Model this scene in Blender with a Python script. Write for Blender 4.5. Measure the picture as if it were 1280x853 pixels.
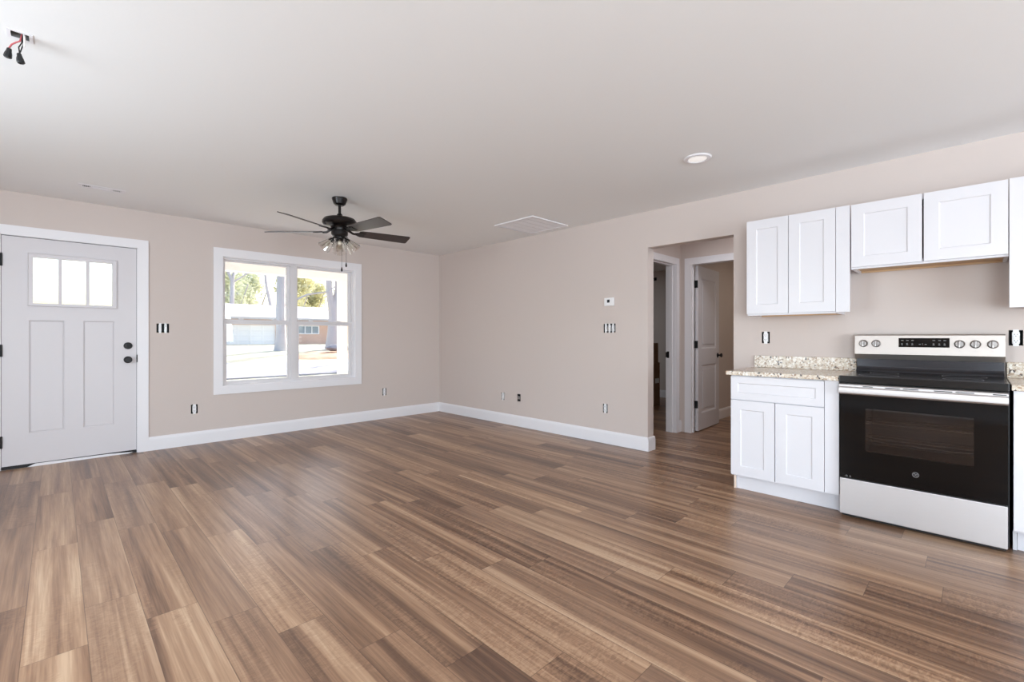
import bpy, bmesh, math, random
from mathutils import Vector, Matrix
R = math.radians
sc = bpy.context.scene
col = sc.collection
for o in list(bpy.data.objects):
    bpy.data.objects.remove(o)

# ------------------------------------------------------------------ camera, sky, sun, added fill lamps, window portal, exposure
cam_d = bpy.data.cameras.new('camera')
cam = bpy.data.objects.new('camera', cam_d); col.objects.link(cam)
cam.location = (-4.2757, -5.9569, 1.1631)
cam.rotation_euler = (R(90), 0, -0.77876)
cam_d.sensor_width = 36.0
cam_d.lens = 36.0 * 576.37 / 1280
cam_d.shift_y = -(426.5 - 421.4) / 1280
cam_d.clip_start = 0.05; cam_d.clip_end = 300
sc.camera = cam
sc.view_settings.view_transform = 'Standard'
sc.view_settings.look = 'None'
sc.view_settings.gamma = 1.0
sc.view_settings.use_curve_mapping = False
sc.view_settings.exposure = 0.0
sc.cycles.use_denoising = True
sc.cycles.max_bounces = 12
sc.cycles.diffuse_bounces = 8
sc.cycles.transparent_max_bounces = 16
sc.cycles.sample_clamp_indirect = 6.0
sc.cycles.caustics_reflective = False
sc.cycles.caustics_refractive = False

world = bpy.data.worlds.new('sky'); sc.world = world; world.use_nodes = True
wn = world.node_tree; wn.nodes.clear()
wo = wn.nodes.new('ShaderNodeOutputWorld'); wb = wn.nodes.new('ShaderNodeBackground')
sky = wn.nodes.new('ShaderNodeTexSky'); sky.sky_type = 'NISHITA'; sky.sun_disc = False
sky.sun_elevation = R(30); sky.sun_rotation = R(70); sky.air_density = 1.0; sky.dust_density = 4.0; sky.ozone_density = 1.0
wb.inputs['Strength'].default_value = 0.6
wn.links.new(sky.outputs[0], wb.inputs['Color']); wn.links.new(wb.outputs[0], wo.inputs[0])

sun_d = bpy.data.lights.new('sun', 'SUN'); sun_d.energy = 9.0; sun_d.angle = R(0.6); sun_d.color = (1.0, 0.98, 0.95)
sun = bpy.data.objects.new('sun', sun_d); col.objects.link(sun)
sun.rotation_euler = Vector((-0.80, -0.45, -0.44)).to_track_quat('-Z', 'Y').to_euler()

def area(name, loc, aim, sx, sy, watts, color=(1, 1, 1), portal=False):
    d = bpy.data.lights.new(name, 'AREA'); d.shape = 'RECTANGLE'; d.size = sx; d.size_y = sy
    d.energy = watts; d.color = color
    if portal: d.cycles.is_portal = True
    o = bpy.data.objects.new(name, d); col.objects.link(o); o.location = loc
    o.rotation_euler = Vector(aim).to_track_quat('-Z', 'Z').to_euler()
    return o
# fill lamps added behind and left of the camera, at unseen made-up openings
FILL = (0.80, 0.915, 1.0)
area('added_back_fill', (-3.6, -10.05, 1.1), (0, 1, 0.5), 2.7, 2.0, 205, FILL)
area('added_kitchen_fill', (-1.0, -10.05, 1.55), (0, 1, 0.3), 1.1, 1.1, 40, FILL)
area('added_side_fill', (-6.25, -7.5, 1.35), (1, 0, 0.25), 2.2, 1.6, 160, FILL)
area('added_front_side_fill', (-6.25, -3.3, 1.35), (1, 0, 0.22), 1.8, 1.6, 98, FILL)
# unseen fill lamps added to brighten hall, closet and bedroom
area('added_hall_fill', (0.65, -4.55, 2.43), (0, 0, -1), 0.3, 0.3, 8, (0.95, 0.96, 1.0))
area('added_closet_fill', (2.6, -4.6, 2.43), (0, 0, -1), 0.3, 0.3, 8, (1.0, 0.88, 0.74))
area('added_bedroom_fill', (2.2, -1.4, 2.43), (0, 0, -1), 0.4, 0.4, 9, (0.85, 0.95, 1.0))
area('front_window_portal', (-2.175, 0.16, 1.34), (0, -1, 0), 1.55, 1.45, 1, portal=True)

# ------------------------------------------------------------------ helpers
def lin(c):
    c = c / 255.0
    return c / 12.92 if c <= 0.04045 else ((c + 0.055) / 1.055) ** 2.4
def rgb(r, g, b): return (lin(r), lin(g), lin(b), 1.0)

class NT:
    def __init__(self, name):
        self.m = bpy.data.materials.new(name); self.m.use_nodes = True
        self.t = self.m.node_tree; self.t.nodes.clear()
        self.out = self.n('ShaderNodeOutputMaterial')
    def n(self, kind, **kw):
        nd = self.t.nodes.new(kind)
        for k, v in kw.items(): setattr(nd, k, v)
        return nd
    def l(self, a, b): self.t.links.new(a, b)
    def bsdf(self, color=None, rough=0.5, metal=0.0, spec=0.5):
        b = self.n('ShaderNodeBsdfPrincipled')
        if color: b.inputs['Base Color'].default_value = color
        b.inputs['Roughness'].default_value = rough; b.inputs['Metallic'].default_value = metal
        b.inputs['Specular IOR Level'].default_value = spec
        self.l(b.outputs[0], self.out.inputs[0]); return b
    def math(self, op, a, b=None, clamp=False):
        m = self.n('ShaderNodeMath', operation=op, use_clamp=clamp)
        for i, v in enumerate((a, b)):
            if v is None: continue
            if isinstance(v, (int, float)): m.inputs[i].default_value = v
            else: self.l(v, m.inputs[i])
        return m.outputs[0]
    def ramp(self, fac, stops):
        r = self.n('ShaderNodeValToRGB'); e = r.color_ramp.elements
        while len(e) > 1: e.remove(e[-1])
        e[0].position, e[0].color = stops[0]
        for p, c in stops[1:]:
            x = e.new(p); x.color = c
        self.l(fac, r.inputs[0]); return r.outputs[0]
    def mix(self, fac, a, b, mode='MIX'):
        m = self.n('ShaderNodeMix', data_type='RGBA', blend_type=mode)
        for s, v in ((m.inputs[0], fac), (m.inputs[6], a), (m.inputs[7], b)):
            if isinstance(v, (int, float)): s.default_value = v
            elif isinstance(v, tuple): s.default_value = v
            else: self.l(v, s)
        return m.outputs[2]
    def noise(self, vec, scale, detail=2.0, rough=0.5, dist=0.0):
        n = self.n('ShaderNodeTexNoise'); n.inputs['Scale'].default_value = scale
        n.inputs['Detail'].default_value = detail; n.inputs['Roughness'].default_value = rough
        n.inputs['Distortion'].default_value = dist
        if vec is not None: self.l(vec, n.inputs['Vector'])
        return n.outputs[0]
    def bump(self, h, b, strength=0.1, dist=0.002):
        bp = self.n('ShaderNodeBump'); bp.inputs['Strength'].default_value = strength
        bp.inputs['Distance'].default_value = dist
        self.l(h, bp.inputs['Height']); self.l(bp.outputs[0], b.inputs['Normal'])

def plain(name, color, rough=0.5, metal=0.0, spec=0.5, bump=None):
    t = NT(name); b = t.bsdf(color, rough, metal, spec)
    if bump:
        g = t.n('ShaderNodeNewGeometry')
        t.bump(t.noise(g.outputs['Position'], bump[0], 3.0), b, bump[1], 0.002)
    return t.m

M = {}
M['wall'] = plain('beige_wall_paint', rgb(206, 194, 188), 0.75, spec=0.3, bump=(140, 0.12))
M['ceiling'] = plain('white_ceiling_paint', rgb(237, 237, 237), 0.9, spec=0.2, bump=(90, 0.15))
M['trim'] = plain('white_trim_paint', rgb(233, 231, 234), 0.4, bump=(30, 0.02))
M['door'] = plain('white_door_paint', rgb(212, 208, 211), 0.42, bump=(160, 0.05))
M['cab'] = plain('white_cabinet_paint', rgb(219, 217, 221), 0.38, bump=(40, 0.02))
M['vinyl'] = plain('white_window_vinyl', rgb(218, 215, 217), 0.35, bump=(40, 0.01))
M['bronze'] = plain('dark_bronze_metal', rgb(26, 21, 20), 0.3, 0.4, bump=(60, 0.02))
M['blackmetal'] = plain('matte_black_metal', rgb(22, 21, 23), 0.45, 0.3, bump=(60, 0.02))
M['blade'] = plain('dark_brown_fan_blade', rgb(54, 44, 41), 0.30, bump=(70, 0.05))
M['black_gloss'] = plain('black_glass_gloss', rgb(7, 7, 8), 0.08, spec=0.35, bump=(8, 0.004))
M['dark_enamel'] = plain('grey_black_enamel', rgb(66, 66, 70), 0.2, 0.75, bump=(20, 0.01))
M['cooktop'] = plain('black_ceramic_glass', rgb(14, 14, 15), 0.16, bump=(20, 0.01))
M['black_plastic'] = plain('black_plastic', rgb(18, 18, 20), 0.45, bump=(60, 0.02))
M['cavity'] = plain('dark_oven_enamel', rgb(104, 100, 102), 0.5, bump=(60, 0.02))
M['chrome'] = plain('chrome_wire', rgb(190, 190, 190), 0.2, 1.0, bump=(60, 0.01))
M['device'] = plain('white_device_plastic', rgb(236, 235, 236), 0.35, bump=(80, 0.01))
M['yoke'] = plain('grey_steel_yoke', rgb(170, 168, 166), 0.35, 0.8, bump=(80, 0.02))
M['box_in'] = plain('dark_box_plastic', rgb(26, 27, 34), 0.6, bump=(80, 0.02))
M['greybox'] = plain('pale_galvanised_box', rgb(150, 152, 152), 0.45, 0.3, bump=(60, 0.03))
M['redwire'] = plain('red_wire_insulation', rgb(178, 84, 88), 0.5, bump=(80, 0.02))
M['whitewire'] = plain('white_wire_insulation', rgb(225, 220, 218), 0.5, bump=(80, 0.02))
M['mark'] = plain('pale_panel_marking', rgb(140, 138, 138), 0.5, bump=(80, 0.01))
M['knob'] = plain('grey_brushed_knob', rgb(150, 144, 141), 0.38, 0.85, bump=(60, 0.02))
M['greymark'] = plain('grey_emblem_print', rgb(120, 118, 120), 0.4, bump=(80, 0.01))
M['label'] = plain('white_paper_label', rgb(220, 216, 210), 0.7, bump=(80, 0.02))
M['gasket'] = plain('dark_rubber_gasket', rgb(32, 30, 31), 0.7, bump=(80, 0.03))
M['concrete'] = plain('pale_concrete', rgb(206, 205, 206), 0.85, bump=(12, 0.3))
M['asphalt'] = plain('pale_worn_asphalt', rgb(148, 148, 156), 0.9, bump=(14, 0.3))
M['porch'] = plain('cream_porch_paint', rgb(250, 247, 246), 0.6, bump=(20, 0.03))
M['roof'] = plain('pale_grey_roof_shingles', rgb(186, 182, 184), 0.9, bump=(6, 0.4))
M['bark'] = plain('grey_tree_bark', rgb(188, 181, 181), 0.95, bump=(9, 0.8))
M['rock'] = plain('grey_edging_stone', rgb(150, 146, 150), 0.9, bump=(9, 0.5))
M['dim_glass'] = plain('dark_house_window_glass', rgb(150, 160, 168), 0.2, bump=(4, 0.01))

def mottled(name, c1, c2, scale, rough=0.8, metal=0.0, stretch=(1, 1, 1), bump=0.0):
    t = NT(name); b = t.bsdf(None, rough, metal)
    g = t.n('ShaderNodeNewGeometry'); mp = t.n('ShaderNodeMapping'); mp.inputs['Scale'].default_value = stretch
    t.l(g.outputs['Position'], mp.inputs['Vector'])
    n = t.noise(mp.outputs[0], scale, 4.0, 0.6)
    t.l(t.ramp(n, [(0.3, c1), (0.7, c2)]), b.inputs['Base Color'])
    if bump: t.bump(n, b, bump, 0.003)
    return t.m
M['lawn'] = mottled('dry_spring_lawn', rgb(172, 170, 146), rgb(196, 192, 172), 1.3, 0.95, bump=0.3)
M['straw'] = mottled('pine_straw_mulch', rgb(190, 146, 118), rgb(214, 174, 146), 3.0, 0.95, bump=0.5)
def leaf_mat(name, c1, c2):
    t = NT(name); g = t.n('ShaderNodeNewGeometry')
    c = t.ramp(t.noise(g.outputs['Position'], 1.0, 4.0, 0.6), [(0.3, c1), (0.7, c2)])
    d = t.n('ShaderNodeBsdfDiffuse'); tl = t.n('ShaderNodeBsdfTranslucent'); mx = t.n('ShaderNodeMixShader'); mx.inputs[0].default_value = 0.5
    t.l(c, d.inputs[0]); t.l(c, tl.inputs[0]); t.l(d.outputs[0], mx.inputs[1]); t.l(tl.outputs[0], mx.inputs[2]); t.l(mx.outputs[0], t.out.inputs[0])
    return t.m
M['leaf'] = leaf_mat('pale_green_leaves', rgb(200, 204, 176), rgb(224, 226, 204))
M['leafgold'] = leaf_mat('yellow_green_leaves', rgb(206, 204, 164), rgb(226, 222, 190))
M['rawwood'] = mottled('raw_wood_panel', rgb(196, 160, 122), rgb(222, 190, 152), 6.0, 0.6, stretch=(1, 0.12, 1), bump=0.1)
M['panel_edge'] = mottled('pale_panel_edge', rgb(226, 200, 180), rgb(236, 214, 196), 6.0, 0.6, bump=0.1)
M['card'] = mottled('brown_cardboard', rgb(112, 80, 54), rgb(132, 96, 66), 5.0, 0.85, bump=0.1)

def stainless(name, c):
    t = NT(name); b = t.bsdf(c, 0.45, 1.0)
    g = t.n('ShaderNodeNewGeometry'); mp = t.n('ShaderNodeMapping'); mp.inputs['Scale'].default_value = (1, 0.03, 1)
    t.l(g.outputs['Position'], mp.inputs['Vector'])
    n = t.noise(mp.outputs[0], 420, 2.0)
    r = t.n('ShaderNodeMapRange'); r.inputs['To Min'].default_value = 0.42; r.inputs['To Max'].default_value = 0.56
    t.l(n, r.inputs['Value']); t.l(r.outputs[0], b.inputs['Roughness'])
    t.bump(n, b, 0.04, 0.001)
    return t.m
M['steel'] = stainless('brushed_stainless_steel', rgb(202, 197, 196))
M['panel_steel'] = stainless('warm_stainless_panel', rgb(196, 187, 181))

def granite():
    t = NT('speckled_beige_granite'); b = t.bsdf(None, 0.22)
    g = t.n('ShaderNodeNewGeometry'); p = g.outputs['Position']
    base = t.ramp(t.noise(p, 38, 4, 0.65, 0.6), [(0.30, rgb(150, 128, 108)), (0.42, rgb(196, 178, 156)), (0.55, rgb(212, 200, 184)), (0.72, rgb(190, 172, 150))])
    v = t.n('ShaderNodeTexVoronoi'); v.inputs['Scale'].default_value = 95; t.l(p, v.inputs['Vector'])
    sp = t.n('ShaderNodeSeparateColor'); t.l(v.outputs['Color'], sp.inputs[0])
    dark = t.math('MULTIPLY', t.math('LESS_THAN', sp.outputs[0], 0.16), t.math('GREATER_THAN', t.noise(p, 22, 2), 0.47))
    c = t.mix(dark, base, rgb(74, 62, 58))
    warm = t.math('MULTIPLY', t.math('GREATER_THAN', sp.outputs[1], 0.80), 0.7)
    c = t.mix(warm, c, rgb(156, 124, 96))
    lt = t.math('MULTIPLY', t.math('GREATER_THAN', sp.outputs[2], 0.78), 0.7)
    c = t.mix(lt, c, rgb(238, 232, 224))
    t.l(c, b.inputs['Base Color'])
    return t.m
M['granite'] = granite()

def pane(name, tint=(1, 1, 1, 1), refl=0.5, glossy=(1, 1, 1, 1)):
    t = NT(name); tr = t.n('ShaderNodeBsdfTransparent'); tr.inputs[0].default_value = tint
    gl = t.n('ShaderNodeBsdfGlossy'); gl.inputs['Roughness'].default_value = 0.02; gl.inputs[0].default_value = glossy
    lw = t.n('ShaderNodeLayerWeight'); lw.inputs['Blend'].default_value = 0.5
    g = t.n('ShaderNodeNewGeometry'); w = t.noise(g.outputs['Position'], 3.0)
    f5 = t.math('POWER', lw.outputs['Facing'], 5.0)
    fac = t.math('MULTIPLY', t.math('ADD', t.math('MULTIPLY', f5, 0.94), 0.05), t.math('ADD', t.math('MULTIPLY', w, 0.05), refl), True)
    mx = t.n('ShaderNodeMixShader'); t.l(fac, mx.inputs[0]); t.l(tr.outputs[0], mx.inputs[1]); t.l(gl.outputs[0], mx.inputs[2])
    t.l(mx.outputs[0], t.out.inputs[0]); return t.m
M['glass'] = pane('clear_window_glass', (0.97, 0.98, 0.98, 1), 0.8)
M['shade'] = pane('clear_lamp_glass', (0.95, 0.945, 0.93, 1), 3.0)
M['oven_glass'] = pane('smoked_oven_glass', (0.60, 0.58, 0.58, 1), 1.0)

def emitter(name, color, s):
    t = NT(name); b = t.bsdf(color, 0.4)
    b.inputs['Emission Color'].default_value = color
    lw = t.n('ShaderNodeNewGeometry'); n = t.noise(lw.outputs['Position'], 5.0)
    t.l(t.math('ADD', t.math('MULTIPLY', n, 0.02 * s), s), b.inputs['Emission Strength'])
    return t.m
M['bulb'] = plain('pale_bulb_glass', rgb(206, 196, 180), 0.15, bump=(30, 0.01))
M['lens'] = emitter('frosted_light_lens', rgb(245, 243, 240), 0.45)

def plank_floor():
    t = NT('brown_vinyl_plank_floor'); b = t.bsdf(None, 0.32, 0.0, 0.45)
    uv = t.n('ShaderNodeUVMap', uv_map='plank'); sx = t.n('ShaderNodeSeparateXYZ'); t.l(uv.outputs[0], sx.inputs[0])
    u, v = sx.outputs[0], sx.outputs[1]                 # metres across / along each plank
    at = t.n('ShaderNodeAttribute', attribute_name='plank_seed'); seed = at.outputs['Fac']
    s2 = t.n('ShaderNodeTexWhiteNoise', noise_dimensions='1D'); t.l(seed, s2.inputs['W'])
    sc3 = t.n('ShaderNodeSeparateColor'); t.l(s2.outputs['Color'], sc3.inputs[0])
    r1, r2, r3 = sc3.outputs
    def vec(fu, fv):
        c = t.n('ShaderNodeCombineXYZ')
        t.l(t.math('ADD', t.math('MULTIPLY', u, fu), t.math('MULTIPLY', seed, 37.0)), c.inputs[0])
        t.l(t.math('ADD', t.math('MULTIPLY', v, fv), t.math('MULTIPLY', seed, 91.0)), c.inputs[1])
        t.l(t.math('MULTIPLY', seed, 53.0), c.inputs[2]); return c.outputs[0]
    broad = t.noise(vec(13.0, 0.45), 1.0, 3.0, 0.55, 0.5)      # wide light / dark bands along the plank
    mid = t.noise(vec(46.0, 1.0), 1.0, 3.0, 0.6, 0.7)
    fine = t.noise(vec(190.0, 5.0), 1.0, 3.0, 0.6, 0.4)
    ripple = t.noise(vec(26.0, 60.0), 1.0, 2.0, 0.5, 1.6)      # short cross figure
    rz = t.noise(vec(7.0, 1.4), 1.0, 1.0)
    k = t.math('ADD', t.math('MULTIPLY', t.math('SUBTRACT', broad, 0.5), 1.55), t.math('MULTIPLY', t.math('SUBTRACT', mid, 0.5), 0.75))
    k = t.math('ADD', k, t.math('MULTIPLY', t.math('SUBTRACT', fine, 0.5), 0.42))
    rp = t.math('MULTIPLY', t.math('MULTIPLY', t.math('SUBTRACT', ripple, 0.5), 0.9), t.math('GREATER_THAN', rz, 0.47))
    k = t.math('ADD', k, t.math('MULTIPLY', rp, t.math('MULTIPLY', r3, 0.75)))
    k = t.math('ADD', k, t.math('ADD', t.math('MULTIPLY', t.math('SUBTRACT', r1, 0.5), 0.34), 0.5), True)
    c = t.ramp(k, [(0.0, rgb(78, 54, 42)), (0.22, rgb(106, 78, 60)), (0.5, rgb(145, 111, 86)), (0.75, rgb(173, 139, 110)), (1.0, rgb(198, 167, 137))])
    c = t.mix(t.math('MULTIPLY', r2, 0.28), c, rgb(136, 112, 96))
    # seams: dark line at the plank edges
    eu = t.math('MINIMUM', u, t.math('SUBTRACT', 0.178, u))
    ev = t.math('MINIMUM', v, t.math('SUBTRACT', 1.22, v))
    seam = t.math('LESS_THAN', t.math('MINIMUM', eu, ev), 0.0014)
    c = t.mix(t.math('MULTIPLY', seam, 0.55), c, rgb(66, 48, 40))
    t.l(c, b.inputs['Base Color'])
    rr = t.n('ShaderNodeMapRange'); rr.inputs['To Min'].default_value = 0.27; rr.inputs['To Max'].default_value = 0.38
    t.l(mid, rr.inputs['Value']); t.l(rr.outputs[0], b.inputs['Roughness'])
    h = t.math('SUBTRACT', t.math('MULTIPLY', fine, 0.25), t.math('MULTIPLY', seam, 1.0))
    t.bump(h, b, 0.12, 0.001)
    return t.m
M['floor'] = plank_floor()

def brick():
    t = NT('orange_red_brick'); b = t.bsdf(None, 0.9)
    g = t.n('ShaderNodeNewGeometry'); s = t.n('ShaderNodeSeparateXYZ'); t.l(g.outputs['Position'], s.inputs[0])
    c = t.n('ShaderNodeCombineXYZ'); t.l(s.outputs[0], c.inputs[0]); t.l(s.outputs[2], c.inputs[1])
    br = t.n('ShaderNodeTexBrick'); t.l(c.outputs[0], br.inputs['Vector'])
    br.inputs['Color1'].default_value = rgb(220, 180, 164); br.inputs['Color2'].default_value = rgb(212, 170, 152)
    br.inputs['Mortar'].default_value = rgb(200, 180, 165)
    br.inputs['Scale'].default_value = 1.0; br.inputs['Brick Width'].default_value = 0.21; br.inputs['Row Height'].default_value = 0.075
    br.inputs['Mortar Size'].default_value = 0.01
    t.l(br.outputs[0], b.inputs['Base Color']); return t.m
M['brick'] = brick()

class MB:
    """collects shapes; build() links them as one mesh object"""
    def __init__(self): self.bm = bmesh.new()
    def _take(self, t, mtx=None):
        if mtx is not None: bmesh.ops.transform(t, matrix=mtx, verts=t.verts)
        me = bpy.data.meshes.new('tmp'); t.to_mesh(me); t.free(); self.bm.from_mesh(me); bpy.data.meshes.remove(me)
        return self
    def box(self, x0, x1, y0, y1, z0, z1, bev=0.0, seg=2, mtx=None):
        t = bmesh.new(); bmesh.ops.create_cube(t, size=1)
        s = Matrix.Diagonal((abs(x1 - x0), abs(y1 - y0), abs(z1 - z0), 1)); c = Matrix.Translation(((x0 + x1) / 2, (y0 + y1) / 2, (z0 + z1) / 2))
        bmesh.ops.transform(t, matrix=c @ s, verts=t.verts)
        if bev: bmesh.ops.bevel(t, geom=t.edges[:], offset=bev, segments=seg, affect='EDGES', profile=0.5)
        return self._take(t, mtx)
    def lathe(self, prof, mtx=None, seg=32, close=False):
        t = bmesh.new(); rings = []
        for r, z in prof:
            if r < 1e-6: rings.append([t.verts.new((0, 0, z))])
            else: rings.append([t.verts.new((r * math.cos(2 * math.pi * i / seg), r * math.sin(2 * math.pi * i / seg), z)) for i in range(seg)])
        pairs = list(zip(rings, rings[1:])) + ([(rings[-1], rings[0])] if close else [])
        for a, b in pairs:
            for i in range(seg):
                j = (i + 1) % seg
                q = [a[0], b[i], b[j]] if len(a) == 1 else ([a[i], a[j], b[0]] if len(b) == 1 else [a[i], a[j], b[j], b[i]])
                if len(a) == 1 and len(b) == 1: continue
                try: t.faces.new(q)
                except ValueError: pass
        return self._take(t, mtx)
    def cyl(self, p0, p1, r0, r1=None, seg=16):
        p0, p1 = Vector(p0), Vector(p1); d = p1 - p0; r1 = r0 if r1 is None else r1
        m = Matrix.Translation(p0) @ d.to_track_quat('Z', 'Y').to_matrix().to_4x4()
        return self.lathe([(0, 0), (r0, 0), (r1, d.length), (0, d.length)], m, seg)
    def tube(self, pts, r, seg=8):
        pts = [Vector(p) for p in pts]; t = bmesh.new(); rings = []
        rs = r if isinstance(r, (list, tuple)) else [r] * len(pts)
        up = None
        for i, p in enumerate(pts):
            d = (pts[min(i + 1, len(pts) - 1)] - pts[max(i - 1, 0)]).normalized()
            if up is None: up = d.orthogonal().normalized()
            up = (up - d * up.dot(d)).normalized(); w = d.cross(up)
            rings.append([t.verts.new(p + (up * math.cos(2 * math.pi * k / seg) + w * math.sin(2 * math.pi * k / seg)) * rs[i]) for k in range(seg)])
        for a, b in zip(rings, rings[1:]):
            for k in range(seg): t.faces.new([a[k], a[(k + 1) % seg], b[(k + 1) % seg], b[k]])
        t.faces.new(rings[0][::-1]); t.faces.new(rings[-1])
        return self._take(t)
    def prism(self, outline, P0, P1):
        """outline: list of 2-D points; P0 / P1 turn a 2-D point into the two end positions"""
        t = bmesh.new()
        a = [t.verts.new(P0(*q)) for q in outline]; b = [t.verts.new(P1(*q)) for q in outline]
        t.faces.new(a[::-1]); t.faces.new(b)
        for i in range(len(a)):
            j = (i + 1) % len(a); t.faces.new([a[i], a[j], b[j], b[i]])
        return self._take(t)
    def slab(self, P, u0, u1, v0, v1, thick, holes=(), recess=(), rdepth=0.006, rbev=0.006, both=False):
        """board with rectangular holes and recessed panels; P(u, v, d) -> point, d = depth behind the front"""
        us = sorted({u0, u1, *[x for r in list(holes) + list(recess) for x in r[:2]]})
        vs = sorted({v0, v1, *[x for r in list(holes) + list(recess) for x in r[2:]]})
        t = bmesh.new(); cache = {}
        def V(u, v, d):
            k = (round(u, 5), round(v, 5), round(d, 5))
            if k not in cache: cache[k] = t.verts.new(P(u, v, d))
            return cache[k]
        def F(*q):
            try: t.faces.new(q)
            except ValueError: pass
        def inside(i, j, rects):
            cu, cv = (us[i] + us[i + 1]) / 2, (vs[j] + vs[j + 1]) / 2
            return any(r[0] < cu < r[1] and r[2] < cv < r[3] for r in rects)
        nu, nv = len(us) - 1, len(vs) - 1
        hole = [[inside(i, j, holes) for j in range(nv)] for i in range(nu)]
        for i in range(nu):
            for j in range(nv):
                if hole[i][j]: continue
                a, b, c, e = us[i], us[i + 1], vs[j], vs[j + 1]
                for d, s in ((0, 1), (thick, -1)):
                    o = [V(a, c, d), V(b, c, d), V(b, e, d), V(a, e, d)]
                    if inside(i, j, recess) and (s == 1 or both):
                        k = rbev; dd = d + s * rdepth
                        n = [V(a + k, c + k, dd), V(b - k, c + k, dd), V(b - k, e - k, dd), V(a + k, e - k, dd)]
                        for q in range(4): F(o[q], o[(q + 1) % 4], n[(q + 1) % 4], n[q])
                        F(*n)
                    else: F(*o)
                for (di, dj, p, q) in ((-1, 0, (a, c), (a, e)), (1, 0, (b, c), (b, e)), (0, -1, (a, c), (b, c)), (0, 1, (a, e), (b, e))):
                    ii, jj = i + di, j + dj
                    if ii < 0 or jj < 0 or ii >= nu or jj >= nv or hole[ii][jj]:
                        F(V(*p, 0), V(*q, 0), V(*q, thick), V(*p, thick))
        return self._take(t)
    def merge(self, other, mi):
        for f in other.bm.faces: f.material_index = mi
        return self._take(other.bm)
    def done(self, name, sharp=28):
        bm = self.bm
        bmesh.ops.recalc_face_normals(bm, faces=bm.faces)
        for f in bm.faces: f.smooth = True
        for e in bm.edges:
            if len(e.link_faces) == 2 and e.calc_face_angle(0) > R(sharp): e.smooth = False
        me = bpy.data.meshes.new(name); bm.to_mesh(me); bm.free(); return me

def root_loc(p):
    v = Vector((0, 0, 0))
    while p is not None: v += p.location; p = p.parent
    return v
def obj(name, mb, mat, parent=None, label=None):
    me = mb.done(name) if isinstance(mb, MB) else mb
    for k in mat.split('+'): me.materials.append(M[k])
    o = bpy.data.objects.new(name, me); col.objects.link(o)
    if parent is None:
        xs = [v.co for v in me.vertices]
        org = Vector(((min(c.x for c in xs) + max(c.x for c in xs)) / 2, (min(c.y for c in xs) + max(c.y for c in xs)) / 2, min(c.z for c in xs)))
        o.location = org
    else:
        o.parent = parent; org = root_loc(parent)
    me.transform(Matrix.Translation(-org))
    wn_ = o.modifiers.new('weighted_normals', 'WEIGHTED_NORMAL'); wn_.keep_sharp = True; wn_.weight = 75
    if label: o['label'] = label
    return o
def tag(o, label, cat, group=None):
    o['label'] = label; o['category'] = cat
    if group: o['group'] = group
    return o
def thing(name, label, cat, loc, group=None):
    o = bpy.data.objects.new(name, None); col.objects.link(o); o.location = loc; o.empty_display_size = 0.1
    return tag(o, label, cat, group)
def struct(name, mb, mat, label=None, cat='building'):
    o = obj(name, mb, mat); o['kind'] = 'structure'
    if label: o['label'] = label; o['category'] = cat
    return o
def struct_root(name, label, cat, loc):
    o = thing(name, label, cat, loc); o['kind'] = 'structure'; return o
def copy_tree(o, parent=None):
    c = o.copy(); col.objects.link(c)
    if parent is not None: c.parent = parent
    for ch in list(o.children): copy_tree(ch, c)
    return c

H = 2.44
WX0, WY0 = -6.2, -10.0          # left and back faces of the room
# small boxes cut into the plaster for outlets and switches: (centre, z, half width, half height)
def rect(c, z, hw=0.031, hh=0.049): return (c - hw, c + hw, z - hh, z + hh)
front_boxes = [rect(-3.219, 0.384), rect(-0.953, 0.381), rect(-3.493, 1.254, 0.053)]
right_boxes = [rect(-1.448, 0.364), rect(-1.75, 0.371), rect(-3.078, 0.380), rect(-3.133, 1.258, 0.076), rect(-4.686, 1.158), rect(-6.118, 1.157)]

# ------------------------------------------------------------------ the setting
def floor():
    rnd = random.Random(4)
    known = {-4: -3.265, -3: -3.55, -2: -3.77, -1: -4.03, 0: -4.34, 1: -4.64, 2: -4.88, 3: -3.92, 4: -4.21, 7: -4.877, 8: -5.11, 9: -5.32,
             10: -5.59, 11: -4.62, 12: -4.885, 14: -5.405}
    x0, x1, y0, y1, w, L = -6.34, 4.14, -10.14, 0.0, 0.178, 1.22
    bm = bmesh.new(); uvl = bm.loops.layers.uv.new('plank'); sd = bm.faces.layers.float.new('plank_seed')
    row = math.floor((x0 + 3.48) / w)
    while -3.48 + row * w < x1:
        a = max(x0, -3.48 + row * w); b = min(x1, -3.48 + (row + 1) * w)
        j = known.get(row, rnd.uniform(-4, -3) if row % 3 else -3.2 - 0.27 * (row % 5))
        k = math.floor((y0 - j) / L)
        while j + k * L < y1:
            c = max(y0, j + k * L); d = min(y1, j + (k + 1) * L)
            if d - c > 1e-4:
                f = bm.faces.new([bm.verts.new(p) for p in ((a, c, 0), (b, c, 0), (b, d, 0), (a, d, 0))])
                f[sd] = rnd.random()
                for lp in f.loops:
                    lp[uvl].uv = (lp.vert.co.x - (-3.48 + row * w), lp.vert.co.y - (j + k * L))
            k += 1
        row += 1
    t = bmesh.new(); bmesh.ops.create_cube(t, size=1)
    bmesh.ops.transform(t, matrix=Matrix.Translation(((x0 + x1) / 2, (y0 + y1) / 2, -0.0605)) @ Matrix.Diagonal((x1 - x0, y1 - y0, 0.12, 1)), verts=t.verts)
    me = bpy.data.meshes.new('t'); t.to_mesh(me); t.free(); bm.from_mesh(me); bpy.data.meshes.remove(me)
    me = bpy.data.meshes.new('floor'); bm.to_mesh(me); bm.free()
    return me
fl = obj('floor', floor(), 'floor'); fl['kind'] = 'structure'
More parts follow.
